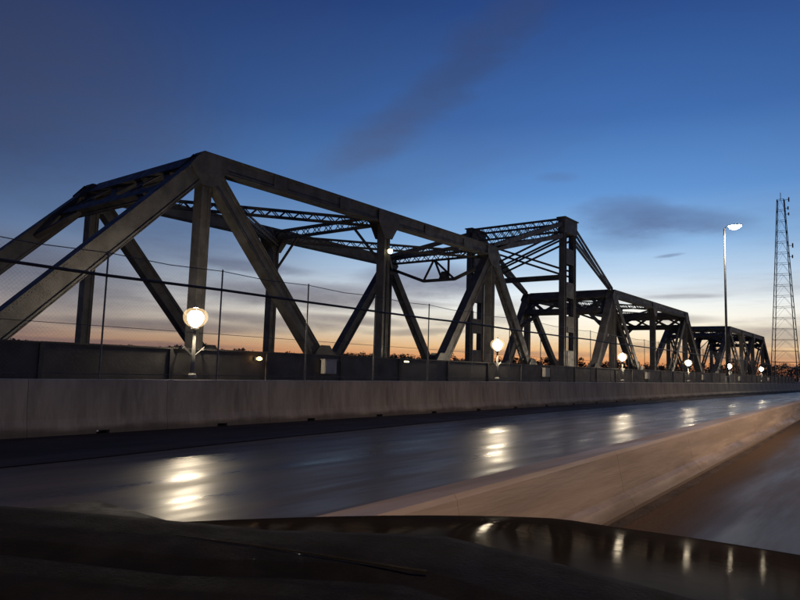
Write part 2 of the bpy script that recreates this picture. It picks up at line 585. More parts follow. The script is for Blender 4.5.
def frame(p0, p1, u=None):
    p0, p1 = Vector(p0), Vector(p1); a = (p1 - p0).normalized()
    u = Vector(u) if u is not None else XA
    u = (u - a * u.dot(a)).normalized()
    return p0, p1, a, u, a.cross(u)


def box_member(parent, name, p0, p1, w, d, mat='steel', u=None, plates=True, rivets=False):
    """riveted box member, w along u (across the bridge), d in the plane of the truss"""
    p0, p1, a, u, v = frame(p0, p1, u)
    b = MB()
    if plates:
        b.bar(p0, p1, u * (w / 2 - .05), v * (d / 2 - .02))
        for s in (-1, 1):
            b.bar(p0 + v * s * (d / 2 - .012), p1 + v * s * (d / 2 - .012), u * (w / 2 + .03), v * .018)        # cover plates
            for q in (-1, 1):
                b.bar(p0 + u * q * (w / 2 - .025) + v * s * (d / 2 - .085), p1 + u * q * (w / 2 - .025) + v * s * (d / 2 - .085), u * .028, v * .055)   # angles
    else:
        b.bar(p0, p1, u * (w / 2), v * (d / 2))
    o = b.build(name, mat, parent)
    if rivets:
        rb_ = MB(); L = (p1 - p0).length; n = int(L / .17)
        for s in (-1, 1):
            for off in (.06, .13):
                for i in range(n):
                    c = p0 + a * (.1 + i * .17 + (.085 if off > .1 else 0)) + v * s * (d / 2 - off) + u * (w / 2 + .004)
                    k = len(rb_.v); r = .024
                    rb_.v += [c + a * r, c + v * r, c - a * r, c - v * r, c + u * .02]
                    rb_.f += [(k, k + 1, k + 4), (k + 1, k + 2, k + 4), (k + 2, k + 3, k + 4), (k + 3, k, k + 4)]
        tag(rb_.build('rivets', mat, o), kind='stuff')
    return o


def laced_member(parent, name, p0, p1, w, d, mat='steel', u=None, pitch=None, lace=.035, web=.03):
    """two webs tied together by zigzag lacing bars on both open faces"""
    p0, p1, a, u, v = frame(p0, p1, u)
    L = (p1 - p0).length
    b = MB()
    for q in (-1, 1):
        b.bar(p0 + u * q * (w / 2 - web / 2), p1 + u * q * (w / 2 - web / 2), u * web / 2, v * (d / 2))
        for s in (-1, 1):
            b.bar(p0 + u * q * (w / 2 - .055) + v * s * (d / 2 - .01), p1 + u * q * (w / 2 - .055) + v * s * (d / 2 - .01), u * .055, v * .012)
    o = b.build(name, mat, parent)
    pitch = pitch or w
    n = max(2, round(L / pitch)); st = L / n
    lb = MB()
    for s in (-1, 1):
        for i in range(n):
            q = 1 if (i % 2) else -1
            e = p0 + a * (i * st) + u * q * (w / 2 - .06) + v * s * (d / 2 + .012)
            f = p0 + a * ((i + 1) * st) - u * q * (w / 2 - .06) + v * s * (d / 2 + .012)
            t = (f - e).normalized(); lb.bar(e, f, t.cross(v) * lace, v * .008)
        for (c0, c1) in ((0, .9), (L - .9, L)):
            lb.bar(p0 + a * c0 + v * s * (d / 2 + .004), p0 + a * c1 + v * s * (d / 2 + .004), u * (w / 2 - .02), v * .008)
    tag(lb.build('lacing', mat, o), kind='stuff')
    return o


def lattice_strut(parent, name, p0, p1, depth, width, mat='steel_dark', up=(0, 0, 1), pitch=None, cross=False, ang=.05):
    """four corner angles with zigzag lacing on the two deep faces"""
    p0, p1 = Vector(p0), Vector(p1); a = (p1 - p0).normalized()
    up = Vector(up); up = (up - a * up.dot(a)).normalized(); s_ = a.cross(up)
    L = (p1 - p0).length; b = MB()
    for i in (-1, 1):
        for j in (-1, 1):
            o = up * i * depth / 2 + s_ * j * width / 2
            b.bar(p0 + o, p1 + o, up * ang, s_ * ang)
    ob = b.build(name, mat, parent)
    pitch = pitch or depth
    n = max(2, round(L / pitch)); st = L / n
    lb = MB()
    for j in (-1, 1):
        for i in range(n):
            for q in ((1, -1) if cross else ((1,) if i % 2 else (-1,))):
                e = p0 + a * (i * st) + up * q * depth / 2 + s_ * j * (width / 2 + .052)
                f = p0 + a * ((i + 1) * st) - up * q * depth / 2 + s_ * j * (width / 2 + .052 + (.012 if q > 0 and cross else 0))
                t = (f - e).normalized(); lb.bar(e, f, t.cross(s_) * .032, s_ * .006)
    tag(lb.build('lacing', mat, ob), kind='stuff')
    return ob


def gusset(parent, x, y, z, wy, wz, th=.018, mat='steel', cut=.35, down=True, end=0):
    b = MB(); s = -1 if down else 1
    if end:
        wz *= .9
    poly = [(y - wy * (.38 if end < 0 else 1), z - s * .37), (y + wy * (.38 if end > 0 else 1), z - s * .37), (y + wy, z + s * wz * .3), (y + wy * cut, z + s * wz), (y - wy * cut, z + s * wz), (y - wy, z + s * wz * .3)]
    b.extrude_poly([(x, py, pz) for py, pz in poly], (th, 0, 0))
    return b.build('gusset_plate', mat, parent)


XN, XF = -26.0, -36.3


def truss_side(br, x, tops, bots, diags, verts, zt, zb, sc=1.0, rv=False):
    """one truss plane; tops / bots are y positions; diags are (top y, bottom y, kind)"""
    w = .66 * sc
    for a, c in zip(tops, tops[1:]):
        box_member(br, 'top_chord', (x, a - (.30 if a == tops[0] else 0), zt), (x, c + (.30 if c == tops[-1] else 0), zt), w + .06, .80 * sc, rivets=rv)
        if rv:
            for f in (.33, .70):
                yy = a + (c - a) * f
                MB().box(x + w / 2 + .034, x + w / 2 + .05, yy - .45, yy + .45, zt - .36, zt + .36).build('splice_plate', 'steel', br)
    for a, c in zip(bots, bots[1:]):
        box_member(br, 'bottom_chord', (x, a, zb), (x, c, zb), w, .7 * sc, 'steel_dark')
    for ty, by, kind in diags:
        p, q = Vector((x, ty, zt - .1)), Vector((x, by, zb + .1))
        t = (q - p).normalized()
        if kind == 'post': box_member(br, 'end_post', p, q, w + .02, .92 * sc, rivets=rv)
        elif kind == 'box': box_member(br, 'diagonal', p + t * .2, q, w - .06, .74 * sc, rivets=rv)
        else: laced_member(br, 'diagonal', p + t * .2, q, w - .06, .68 * sc, pitch=.62)
    for y in verts:
        box_member(br, 'vertical_post', (x, y, zt - .3), (x, y, zb), w - .10, .52 * sc, rivets=rv)
    for y in tops:
        for s in (-1, 1):
            gusset(br, x + s * (w / 2 + .052) - (.018 if s < 0 else 0), y, zt, 1.0, 1.35, end=-1 if y == tops[0] else (1 if y == tops[-1] else 0))
    for y in bots:
        for s in (-1, 1):
            gusset(br, x + s * (w / 2 + .04) - (.018 if s < 0 else 0), y, zb, 1.0, 1.1, down=False)


def portal(br, y, yb, zt, zb, sc=1.0):
    """bracing between the two end posts, lying in their slope"""
    d = Vector((0, yb - y, zb - zt)).normalized()
    nrm = d.cross(XA).normalized()
    P = lambda x, s: Vector((x, y, zt)) + d * s
    xs = (XF + .35, XN - .35)
    box_member(br, 'portal_strut', P(xs[0], .12), P(xs[1], .12), .95, .62, 'steel', u=d)
    box_member(br, 'portal_strut', P(xs[0], 2.3), P(xs[1], 2.3), .55, .45, 'steel_dark', u=d)
    n = 4; L = xs[1] - xs[0]
    for i in range(n):
        a, c = xs[0] + L * i / n, xs[0] + L * (i + 1) / n
        s0, s1 = (.25, 2.2) if i % 2 == 0 else (2.2, .25)
        box_member(br, 'portal_brace', P(a, s0), P(c, s1), .16, .34, 'steel_dark', u=nrm, plates=False)
        box_member(br, 'portal_brace', P(a, s1) + nrm * .11, P(c, s0) + nrm * .11, .05, .30, 'steel_dark', u=nrm, plates=False)
    for s, x in ((1, xs[0]), (-1, xs[1])):
        box_member(br, 'knee_brace', P(x, 4.3), P(x + s * 1.9, 2.4), .24, .34, 'steel_dark', u=nrm, plates=False)
        b = MB(); o = nrm * .05
        b.extrude_poly([P(x, .1) - o, P(x + s * 1.7, .1) - o, P(x + s * .5, 1.3) - o, P(x + s * .12, 2.9) - o, P(x, 2.9) - o], nrm * .03)
        b.build('gusset_plate', 'steel', br)


def sway(br, y, zt, style):
    a, c = XF + .3, XN - .3
    if style == 'knee':
        lattice_strut(br, 'cross_strut', (a, y, zt - .1), (c, y, zt - .1), .55, .4)
        for s, x in ((1, a), (-1, c)):
            box_member(br, 'knee_brace', (x, y, zt - 2.7), (x + s * 2.2, y, zt - .4), .12, .14, 'steel_dark', u=(0, 1, 0), plates=False)
            b = MB(); b.extrude_poly([(x, y - .01, zt - .3), (x + s * .9, y - .01, zt - .3), (x + s * .35, y - .01, zt - .95), (x, y - .01, zt - 1.9)], (0, .03, 0))
            b.build('gusset_plate', 'steel_dark', br)
    else:
        lattice_strut(br, 'cross_strut', (a, y, zt - .05), (c, y, zt - .05), .5, .4)
        z1 = zt - 2.0; xa, xc = a + 3.6, c - 3.0
        pts = [(a, zt - .7), (xa, z1), (xc, z1), (c, zt - .9)]
        for (x0, z0), (x1, zz) in zip(pts, pts[1:]):
            box_member(br, 'sway_strut', (x0, y, z0), (x1, y, zz), .2, .24, 'steel_dark', u=(0, 1, 0), plates=False)
        for (x0, z0, x1, zz) in ((xa, z1, xa + 1.0, zt - .3), (xa + 1.9, z1, xa + 1.1, zt - .3), (xc - .6, z1, xc - .6, zt - .3), (xc, z1, xc - 2.0, zt - .3)):
            box_member(br, 'sway_hanger', (x0, y, z0), (x1, y, zz), .12, .15, 'steel_dark', u=(0, 1, 0), plates=False)
        b = MB(); b.extrude_poly([(xa + 1.5, y - .01, z1), (xa + 2.7, y - .01, z1), (xa + 2.3, y - .01, z1 + .7), (xa + 1.8, y - .01, z1 + .7)], (0, .03, 0)); b.build('gusset_plate', 'steel_dark', br)


def laterals(br, ys, zt):
    for i, (a, c) in enumerate(zip(ys, ys[1:])):
        lattice_strut(br, 'lateral_brace', (XF + .3, a, zt - .30), (XN - .3, c, zt - .30), .42, .34)
        lattice_strut(br, 'lateral_brace', (XN - .3, a, zt - .72), (XF + .3, c, zt - .72), .30, .30)


def deck(br, y0, y1, zb):
    MB().box(XF - .2, XN + .2, y0, y1, zb - .55, zb - .35).build('deck_slab', 'stone', br)
    n = int((y1 - y0) / 6.6)
    for i in range(n + 1):
        y = y0 + .3 + (y1 - y0 - .6) * i / n
        MB().box(XF + .35, XN - .35, y - .15, y + .15, zb - 1.35, zb - .56).build('floor_beam', 'steel_dark', br)


ZB = 1.55
# --- the swing span
sw = empty('swing_bridge', ((XN + XF) / 2, 59.3, 0), 'dark steel truss swing bridge with tall centre tower and slanting eyebars', 'bridge')
Z1, Z2 = 10.88, 10.42
L_top = [18.1, 31.5, 44.7]; L_bot = [9.0, 26.3, 37.9, 51.6]
R_top = [71.4, 85.6, 100.5]; R_bot = [66.0, 80.0, 92.8, 109.4]
for x in (XN, XF):
    truss_side(sw, x, L_top, L_bot, [(18.1, 9.0, 'post'), (18.1, 26.3, 'box'), (44.7, 37.9, 'box'), (44.7, 51.6, 'laced')],
               L_top, Z1, ZB, rv=(x == XN))
    truss_side(sw, x, R_top, R_bot, [(71.4, 66.0, 'post'), (71.4, 80.0, 'laced'), (100.5, 92.8, 'laced'), (100.5, 109.4, 'post')],
               R_top, Z2, ZB)
    box_member(sw, 'bottom_chord', (x, 51.6, ZB), (x, 66.0, ZB), .66, .7, 'steel_dark')
portal(sw, 18.1, 9.0, Z1, ZB); portal(sw, 100.5, 109.4, Z2, ZB); portal(sw, 71.4, 66.0, Z2, ZB)
sway(sw, 31.5, Z1, 'knee'); sway(sw, 44.7, Z1, 'deep'); sway(sw, 85.6, Z2, 'deep')
laterals(sw, L_top, Z1); laterals(sw, R_top, Z2)
deck(sw, 9.0, 109.4, ZB)
# tower
TY = (58.35, 60.55); TZ = 16.35
for x in (XN, XF):
    for y in TY:
        box_member(sw, 'tower_column', (x, y, ZB), (x, y, TZ - 1.2), .50, .52)
    z = ZB + .6
    while z < TZ - 2.6:
        for s in (-1, 1):
            MB().box(x + s * .26 - .012, x + s * .26 + .012, TY[0] + .2, TY[1] - .2, z, z + 1.5).build('batten_plate', 'steel', sw)
        z += 3.25
    MB().box(x - .36, x + .36, TY[0] - .35, TY[1] + .35, TZ - 1.45, TZ - .10).build('tower_head', 'steel', sw)
    MB().box(x - .46, x + .46, TY[0] - .50, TY[1] + .50, TZ - .10, TZ).build('tower_cap', 'steel', sw)
    for (ty, tz, sgn) in ((44.7, Z1, -1), (71.4, Z2, 1)):
        y0 = TY[0] if sgn < 0 else TY[1]
        for (za, zo, yo) in ((TZ - .55, .45, .35), (TZ - 1.75, .05, -.35)):
            for q in (-.16, .16):
                MB().bar((x + q, y0, za), (x + q, ty + sgn * (-yo), tz + zo), (.035, 0, 0), Vector((0, (tz + zo - za), -(ty - sgn * yo - y0))).normalized() * (.15 if sgn > 0 else .2)).build('eyebar', 'steel', sw)
for y in TY:
    lattice_strut(sw, 'tower_strut', (XF + .36, y, TZ - .75), (XN - .36, y, TZ - .75), 1.25, .22, 'steel', pitch=.95, cross=True, ang=.075)
    for q in (-.28, .28):
        MB().bar((XF + .25, y, TZ - 1.6 + q), (XN - .25, y, TZ - 5.2 + q), (0, .04, 0), (.03, 0, .09)).build('tower_tie', 'steel_dark', sw)
        MB().bar((XN - .25, y + .09, TZ - 1.6 + q), (XF + .25, y + .09, TZ - 5.2 + q), (0, .04, 0), (-.03, 0, .09)).build('tower_tie', 'steel_dark', sw)
box_member(sw, 'tower_cross_beam', (XF + .3, sum(TY) / 2, TZ - 5.6), (XN - .3, sum(TY) / 2, TZ - 5.6), .5, .45, 'steel_dark', u=(0, 1, 0))
# small lamp under the second post head
MB().lathe([(.10, -.16), (.16, -.05), (.16, .06), (.06, .12)], (XN + .55, 31.5, 8.75), 12).build('service_lamp', 'lamp_small', sw)
MB().box(XN + .25, XN + .60, 31.47, 31.53, 8.87, 8.92).build('lamp_bracket', 'steel_dark', sw)

# --- the fixed span beyond
fx = empty('truss_bridge', ((XN + XF) / 2, 145, 0), 'smaller looking steel truss span beyond the swing bridge, farthest along the road', 'bridge')
Z3 = 10.35
F_top = [128.9, 140.0, 151.1, 162.2]; F_bot = [117.8, 128.9, 140.0, 151.1, 162.2, 173.3]
for x in (XN, XF):
    truss_side(fx, x, F_top, F_bot, [(128.9, 117.8, 'post'), (128.9, 140.0, 'laced'), (140.0, 151.1, 'laced'), (151.1, 140.0, 'box'), (162.2, 151.1, 'laced'), (162.2, 173.3, 'post')],
               F_top, Z3, ZB)
portal(fx, 128.9, 117.8, Z3, ZB); portal(fx, 162.2, 173.3, Z3, ZB)
sway(fx, 140.0, Z3, 'knee'); sway(fx, 151.1, Z3, 'knee')
laterals(fx, F_top, Z3); deck(fx, 117.8, 173.3, ZB)

# piers
for y, r, lab in ((8.4, 0, 'stone pier under the near end of the swing bridge'), (59.3, 4.6, 'round stone pivot pier under the centre tower of the swing bridge'),
                  (113.6, 0, 'stone pier between the swing bridge and the farther truss'), (173.6, 0, 'stone abutment under the far end of the farther truss')):
    p = empty('bridge_pier', ((XN + XF) / 2, y, GZ), lab, 'pier')
    cx = (XN + XF) / 2
    if r:
        MB().lathe([(r + .5, GZ - .5), (r, GZ + 1), (r, -.6), (r + .3, -.55), (r + .3, -.1)], (cx, y, 0), 32).build('shaft', 'stone', p)
        MB().lathe([(3.6, -.098), (3.6, .19)], (cx, y, 0), 32).build('turning_drum', 'steel_dark', p)
    else:
        d = 4.1 if y > 110 and y < 120 else 1.2
        MB().box(XF - 1.5, XN + 1.5, y - d, y + d, GZ - .5, -.3).build('shaft', 'stone', p)
        MB().box(XF - 1.8, XN + 1.8, y - d - .25, y + d + .25, -.298, .18).build('cap', 'stone', p)

# approach roads of the old bridge
for (a, c) in ((-70, 7.0), (174.9, 420)):
    struct(MB().box(XF - .6, -21.6, a, c, GZ - .5, 1.0).build('bridge_approach', 'stone'))

# ---------------------------------------------------------------- walkway parapet beside the trusses
PX = -22.2
par = empty('steel_parapet', (PX, 60, 1.0), 'dark steel plate parapet along the walkway of the old bridge', 'parapet')
def par_top(y): return 2.02 + .0016 * max(0, y)
PL = 4.72
y = -28.0; k = 0
while y < 175:
    b = MB(); zt = par_top(y)
    b.box(PX - .03, PX + .0, y + .03, y + PL - .03, .55, zt - .06)
    b.box(PX - .05, PX + .05, y, y + PL - .012, zt - .06, zt)
    b.build('panel', 'plate', par)
    MB().box(PX + .002, PX + .07, y - .07, y + .07, .5, zt - .062).build('stiffener', 'steel_dark', par)
    y += PL; k += 1
MB().box(-25.4, PX - .052, -28, 175, .72, .92).build('walkway_deck', 'stone', par)
for i in range(30):
    yy = -25 + i * 6.8
    if yy > 7 or True:
        MB().box(-25.6, PX - .06, yy - .12, yy + .12, .28, .718).build('bracket', 'steel_dark', par)

# ---------------------------------------------------------------- walkway lamps
LAMPS = [(15.3, 3.21), (38.9, 3.26), (62.9, 3.23), (86.2, 3.25), (109.0, 3.32), (135.5, 3.38)]
LX = -21.95
order = ['nearest and largest walkway globe lamp, glaring in front of the first truss post', 'walkway globe lamp glowing low below the peak where the near truss ends',
         'walkway globe lamp right of the centre tower, third along the parapet', 'walkway globe lamp at the far end of the swing span, fourth along the parapet',
         'small walkway globe lamp below the tall street light, fifth along the parapet', 'smallest walkway globe lamp at the end of the farther truss']
src = None
for (ly, lz), lab in zip(LAMPS, order):
    if src is None:
        src = empty('walkway_lamp', (LX, ly, 0), lab, 'lamp', 'globe lamps along the old bridge walkway')
        MB().tube([(LX, ly, .95), (LX, ly, 1.6), (LX, ly, 2.76)], [.11, .075, .055], 12).build('pole', 'pole_paint', src, smooth=True)
        MB().lathe([(.17, .90), (.17, 1.0), (.11, 1.08)], (LX, ly, 0), 14).build('base', 'pole_paint', src)
        MB().lathe([(.07, 2.72), (.15, 2.78), (.16, 2.848)], (LX, ly, 0), 14).build('collar', 'pole_paint', src)
        MB().lathe([(.14, 2.85), (.26, 2.90), (.38, 3.00), (.45, 3.13), (.47, 3.26), (.45, 3.39), (.37, 3.50), (.25, 3.57), (.10, 3.60)], (LX, ly, 0), 32).build('globe', 'halo_globe', src, smooth=True)
        MB().lathe([(.05, 2.852), (.10, 2.88), (.22, 2.99), (.29, 3.12), (.31, 3.22), (.29, 3.33), (.22, 3.43), (.12, 3.48), (.04, 3.49)], (LX, ly, 0), 28).build('bulb', 'lamp_globe', src, smooth=True)
        MB().lathe([(.10, 3.602), (.06, 3.65), (.02, 3.73)], (LX, ly, 0), 12).build('finial', 'pole_paint', src)
        for s in (-1, 1):
            MB().bar((LX, ly + s * .45, 2.08), (LX, ly + s * .05, 1.75), (.02, 0, 0), (0, .02, .03)).build('brace', 'pole_paint', src)
            MB().box(PX + .051, LX + .02, ly + s * .5 - .02, ly + s * .5 + .02, 1.98, 2.06).build('bracket', 'pole_paint', src)
    else:
        o = copy_tree(src, (LX, ly, lz - 3.22)); o['label'] = lab

# pale cabinets on the parapet a few steps past each lamp
cab = None
for i, (ly, lz) in enumerate(LAMPS):
    yy = ly + 7.6
    labs = ['pale box on the parapet right of the nearest globe lamp', 'pale box on the parapet below the centre tower', 'pale box on the parapet below the far half of the swing span',
            'pale box on the parapet past the fourth globe lamp', 'pale box on the parapet past the fifth globe lamp', 'pale box on the parapet past the smallest globe lamp']
    if cab is None:
        cab = empty('utility_box', (PX + .055, yy, 1.1), labs[i], 'box', 'pale boxes on the parapet')
        MB().box(PX + .055, PX + .30, yy - .4, yy + .4, 1.15, 1.80).build('body', 'cabinet_paint', cab)
        MB().box(PX + .302, PX + .32, yy - .36, yy + .36, 1.19, 1.76).build('door', 'cabinet_paint', cab)
        MB().box(PX + .02, PX + .34, yy - .44, yy + .44, 1.802, 1.84).build('lid', 'cabinet_paint', cab)
    else:
        o = copy_tree(cab, (PX + .055, yy, 1.1 + .05)); o['label'] = labs[i]

# marker lights
m = empty('marker_light', (PX + .05, 18.6, 1.72), 'small amber marker light on the dark parapet', 'light')
MB().box(PX + .052, PX + .13, 18.48, 18.72, 1.66, 1.80).build('housing', 'steel_dark', m)
MB().lathe([(.04, -.06), (.12, -.02), (.12, .04), (.04, .10)], (PX + .22, 18.6, 1.72), 12).build('lens', 'lamp_amber', m)
m = empty('marker_light', (PX + .05, 29.1, 1.9), 'small white strip light on the dark parapet below the second truss post', 'light')
MB().box(PX + .052, PX + .09, 28.8, 29.4, 1.82, 1.95).build('housing', 'steel_dark', m)
MB().box(PX + .092, PX + .12, 28.9, 29.3, 1.85, 1.92).build('lens', 'lamp_small', m)

# ---------------------------------------------------------------- tall street light on the far barrier
def street_light(x, y, z0, ztop, side, arm, label, lampmat, power, color, parent_group=None, bw=.36):
    e = empty('street_light', (x, y, z0), label, 'street light', parent_group)
    MB().lathe([(.26, z0), (.26, z0 + .06), (.20, z0 + .07), (.18, z0 + .6), (.13, z0 + .62)], (x, y, 0), 14).build('base', 'galvanised', e)
    MB().tube([(x, y, z0 + .62), (x, y, (z0 + ztop) / 2), (x, y, ztop)], [.125, .10, .075], 12).build('pole', 'galvanised', e, smooth=True)
    MB().tube([(x, y, ztop - .02), (x + side * arm * .3, y, ztop + .15), (x + side * arm * .7, y, ztop + .22), (x + side * arm, y, ztop + .22)], .035, 8).build('arm', 'galvanised', e, smooth=True)
    hx = x + side * (arm + .35)
    h = MB()
    n = 14; rows = [(-.42 * bw / .36, .06, .05), (-.30 * bw / .36, .13, .09), (0, bw * .48, .14), (.30 * bw / .36, .15, .10), (.42 * bw / .36, .07, .05)]
    b0 = len(h.v)
    for (o, ry, rz) in rows:
        for j in range(n):
            a = math.pi * j / (n - 1)
            h.v.append(Vector((hx + side * o, y + ry * math.cos(a), ztop + .20 + rz * math.sin(a))))
    for r in range(len(rows) - 1):
        for j in range(n - 1):
            a = b0 + r * n + j; h.f.append((a, a + 1, a + n + 1, a + n))
        h.f.append((b0 + r * n, b0 + (r + 1) * n, b0 + (r + 1) * n + n - 1, b0 + r * n + n - 1))
    hd = h.build('lamp_head', 'galvanised', e, smooth=False)
    bl = MB(); n = 14
    b0 = 0
    prof = [(1.0, .195), (.92, .10), (.7, .02), (.35, -.03)]
    for (f_, z) in prof:
        for j in range(n):
            a = 2 * math.pi * j / n
            bl.v.append(Vector((hx + bw * f_ * math.cos(a), y + bw * .45 * f_ * math.sin(a), ztop + (z if z > .15 else .195 - (.195 - z) * bw / .36))))
    for r in range(len(prof) - 1):
        for j in range(n):
            a = r * n + j; c = r * n + (j + 1) % n; bl.f.append((a, a + n, c + n, c))
    bl.f.append(tuple((len(prof) - 1) * n + j for j in range(n))[::-1])
    bl.build('lens_bowl', lampmat, hd, smooth=True)
    if power:
        L = bpy.data.lights.new('street_light_lamp', 'SPOT'); L.energy = power; L.color = color
        L.spot_size = math.radians(150); L.spot_blend = .6; L.shadow_soft_size = .15
        lo = bpy.data.objects.new('lamp', L); C.objects.link(lo); lo.parent = e
        lo.location = (hx - x, 0, ztop - .15 - z0)
    return e


street_light(-13.32, 65.3, 1.09, 15.2, 1, .55, 'tall street light on the far barrier with its lamp lit against the sky', 'lamp_high', 6000, (1, .82, .6), bw=.55)
for y, lab in ((-7.0, 'sodium street light at the right verge, behind the car'), (19.0, 'sodium street light at the right verge, first ahead of the car'), (47.0, 'sodium street light at the right verge, second ahead of the car')):
    street_light(8.6, y, .1, 9.0, -1, 1.6, lab, 'lamp_sodium', 8200, (1, .66, .41), 'sodium street lights along the right verge')
# right-hand verge barrier
rb = empty('verge_barrier', (9.3, 0, 0), 'concrete barrier along the right verge of the near road', 'barrier')
for k in range(34):
    yy = -20 + k * 4
    MB().extrude_poly([(9.1, yy + .01, 0), (9.1, yy + .01, .1), (9.28, yy + .01, .3), (9.34, yy + .01, .8), (9.56, yy + .01, .8), (9.62, yy + .01, .3), (9.8, yy + .01, 0)][::-1], (0, 3.98, 0)).build('barrier_segment', 'median_concrete', rb)

# ---------------------------------------------------------------- radio mast
MX, MY = -49.4, 370.0
mast = empty('radio_mast', (MX, MY, GZ), 'tall slim lattice radio mast standing beyond the bridges at the right', 'mast')
MT = 91.0
def half(z):
    return 6.15 - (6.15 - 1.45) * ((z - GZ) / (MT - GZ)) ** .92
sgns = ((-1, -1), (1, -1), (1, 1), (-1, 1))
zs = [GZ + (MT - GZ) * i / 18 for i in range(19)]
for sx, sy in sgns:
    MB().tube([(MX + sx * half(z), MY + sy * half(z), z) for z in zs], .2, 6).build('leg', 'mast_paint', mast)
for i, z in enumerate(zs):
    h = half(z)
    b = MB()
    for k in range(4):
        a, c = sgns[k], sgns[(k + 1) % 4]
        b.bar((MX + a[0] * h, MY + a[1] * h, z), (MX + c[0] * h, MY + c[1] * h, z), (.05, .05, 0), (0, 0, .08))
    b.build('ring_brace', 'mast_paint', mast)
    if i < 18:
        h2 = half(zs[i + 1]); b = MB()
        for k in range(4):
            a, c = sgns[k], sgns[(k + 1) % 4]
            mid = Vector((MX + (a[0] + c[0]) / 2 * h2, MY + (a[1] + c[1]) / 2 * h2, zs[i + 1]))
            for q in (a, c):
                b.tube([(MX + q[0] * h, MY + q[1] * h, z), mid], .04, 4)
        b.build('diagonal_brace', 'mast_paint', mast)
MB().tube([(MX, MY, MT), (MX, MY, MT + 3.6)], .16, 6).build('spire', 'mast_paint', mast)
for (dx, z, s) in ((3.4, 90.3, 1.1), (3.0, 86.0, .8), (4.6, 67.0, 1.1), (4.4, 61.5, .8), (3.2, 83.0, .7)):
    a = MB(); hx = half(min(z, MT))
    a.tube([(MX + hx, MY - hx, z), (MX + dx + .6, MY - hx, z)], .12, 6)
    a.tube([(MX + dx + .3, MY - hx, z - s), (MX + dx + .3, MY - hx, z + s)], .3, 8)
    a.build('antenna', 'mast_paint', mast)

# ---------------------------------------------------------------- far wooded bank
wood = MB()
rng = random.Random(3)
def clump(c, r, n, size):
    for _ in range(n):
        d = Vector((rng.gauss(0, 1), rng.gauss(0, 1), rng.gauss(0, 1))).normalized() * (r * rng.random() ** .45)
        p = c + Vector((d.x, d.y, d.z * .8))
        u = Vector((rng.gauss(0, 1), rng.gauss(0, 1), rng.gauss(0, 1))).normalized()
        w = u.cross(Vector((rng.gauss(0, 1), rng.gauss(0, 1), rng.gauss(0, 1)))).normalized()
        s = size * rng.uniform(.5, 1.3)
        i = len(wood.v); wood.v += [p - u * s, p + w * s * .6, p + u * s, p - w * s * .6]; wood.f.append((i, i + 1, i + 2, i + 3))
for i in range(520):
    a = math.radians(-8 + 86 * i / 520 + rng.uniform(-.15, .15))
    R = rng.uniform(400, 520)
    bx, by = -math.sin(a) * R, math.cos(a) * R
    h = rng.uniform(15.2, 17.6) + 1.2 * math.sin(i * .07) + .6 * math.sin(i * .23 + 1)
    if rng.random() < .06: h += rng.uniform(1, 3)
    wood.tube([(bx, by, GZ - .3), (bx, by, GZ + h * .7)], [.35, .12], 4)
    for k in range(4):
        zc = GZ + h * (.35 + .17 * k)
        clump(Vector((bx + rng.uniform(-2, 2), by + rng.uniform(-2, 2), zc)), rng.uniform(2.4, 3.8) * (1 - .08 * k), 70, .55)
tag(wood.build('far_wood', 'twigs'), 'low dark line of woods on the far bank under the sunset', 'woods', kind='stuff')

# ---------------------------------------------------------------- the car the view is taken from: dashboard, cowl, bonnet, added dash strip
car = empty('car', (-.35, .9, 0), 'black car bonnet and dashboard at the bottom of the view, with glossy highlights', 'car')
def hood_front(x):              # y of the bonnet's leading edge
    pts = [(-1.72, 1.30), (-1.62, 1.46), (-1.32, 1.90), (-1.06, 2.10), (-.68, 2.18), (-.27, 2.21), (.2, 2.2), (.6, 2.1), (.85, 1.9), (1.0, 1.46)]
    for k in range(len(pts) - 1):
        (a, b_), (c, d) = pts[k], pts[k + 1]
        if x <= c:
            t = (x - a) / (c - a)
            m0 = (d - pts[max(k - 1, 0)][1]) / (c - pts[max(k - 1, 0)][0]) * (c - a)
            q = pts[min(k + 2, len(pts) - 1)]
            m1 = (q[1] - b_) / (q[0] - a) * (c - a)
            return b_ * (2 * t ** 3 - 3 * t * t + 1) + m0 * (t ** 3 - 2 * t * t + t) + d * (3 * t * t - 2 * t ** 3) + m1 * (t ** 3 - t * t)
    return 1.46
b = MB()
NX, NY = 40, 26
x0, x1 = -1.60, 1.0
def hood_z(x, t):
    cx = (x + .30) / 1.3
    z = 1.135 - .115 * t ** 1.6 - .05 * cx ** 4 - .012 * cx * cx
    z += .010 * math.exp(-((abs(x + .3) - .62) / .10) ** 2) * (1 - t * .6)      # raised crease
    if t > .93: z -= .05 * ((t - .93) / .07) ** 2
    return z
for i in range(NX + 1):
    x = x0 + (x1 - x0) * i / NX
    yf = hood_front(x); yb = 1.02
    for j in range(NY + 1):
        t = j / NY
        b.v.append(Vector((x, yb + (yf - yb) * t, hood_z(x, t))))
for i in range(NX):
    for j in range(NY):
        a = i * (NY + 1) + j
        b.f.append((a, a + NY + 1, a + NY + 2, a + 1))
hood = b.build('bonnet', 'car_paint', car, smooth=True)
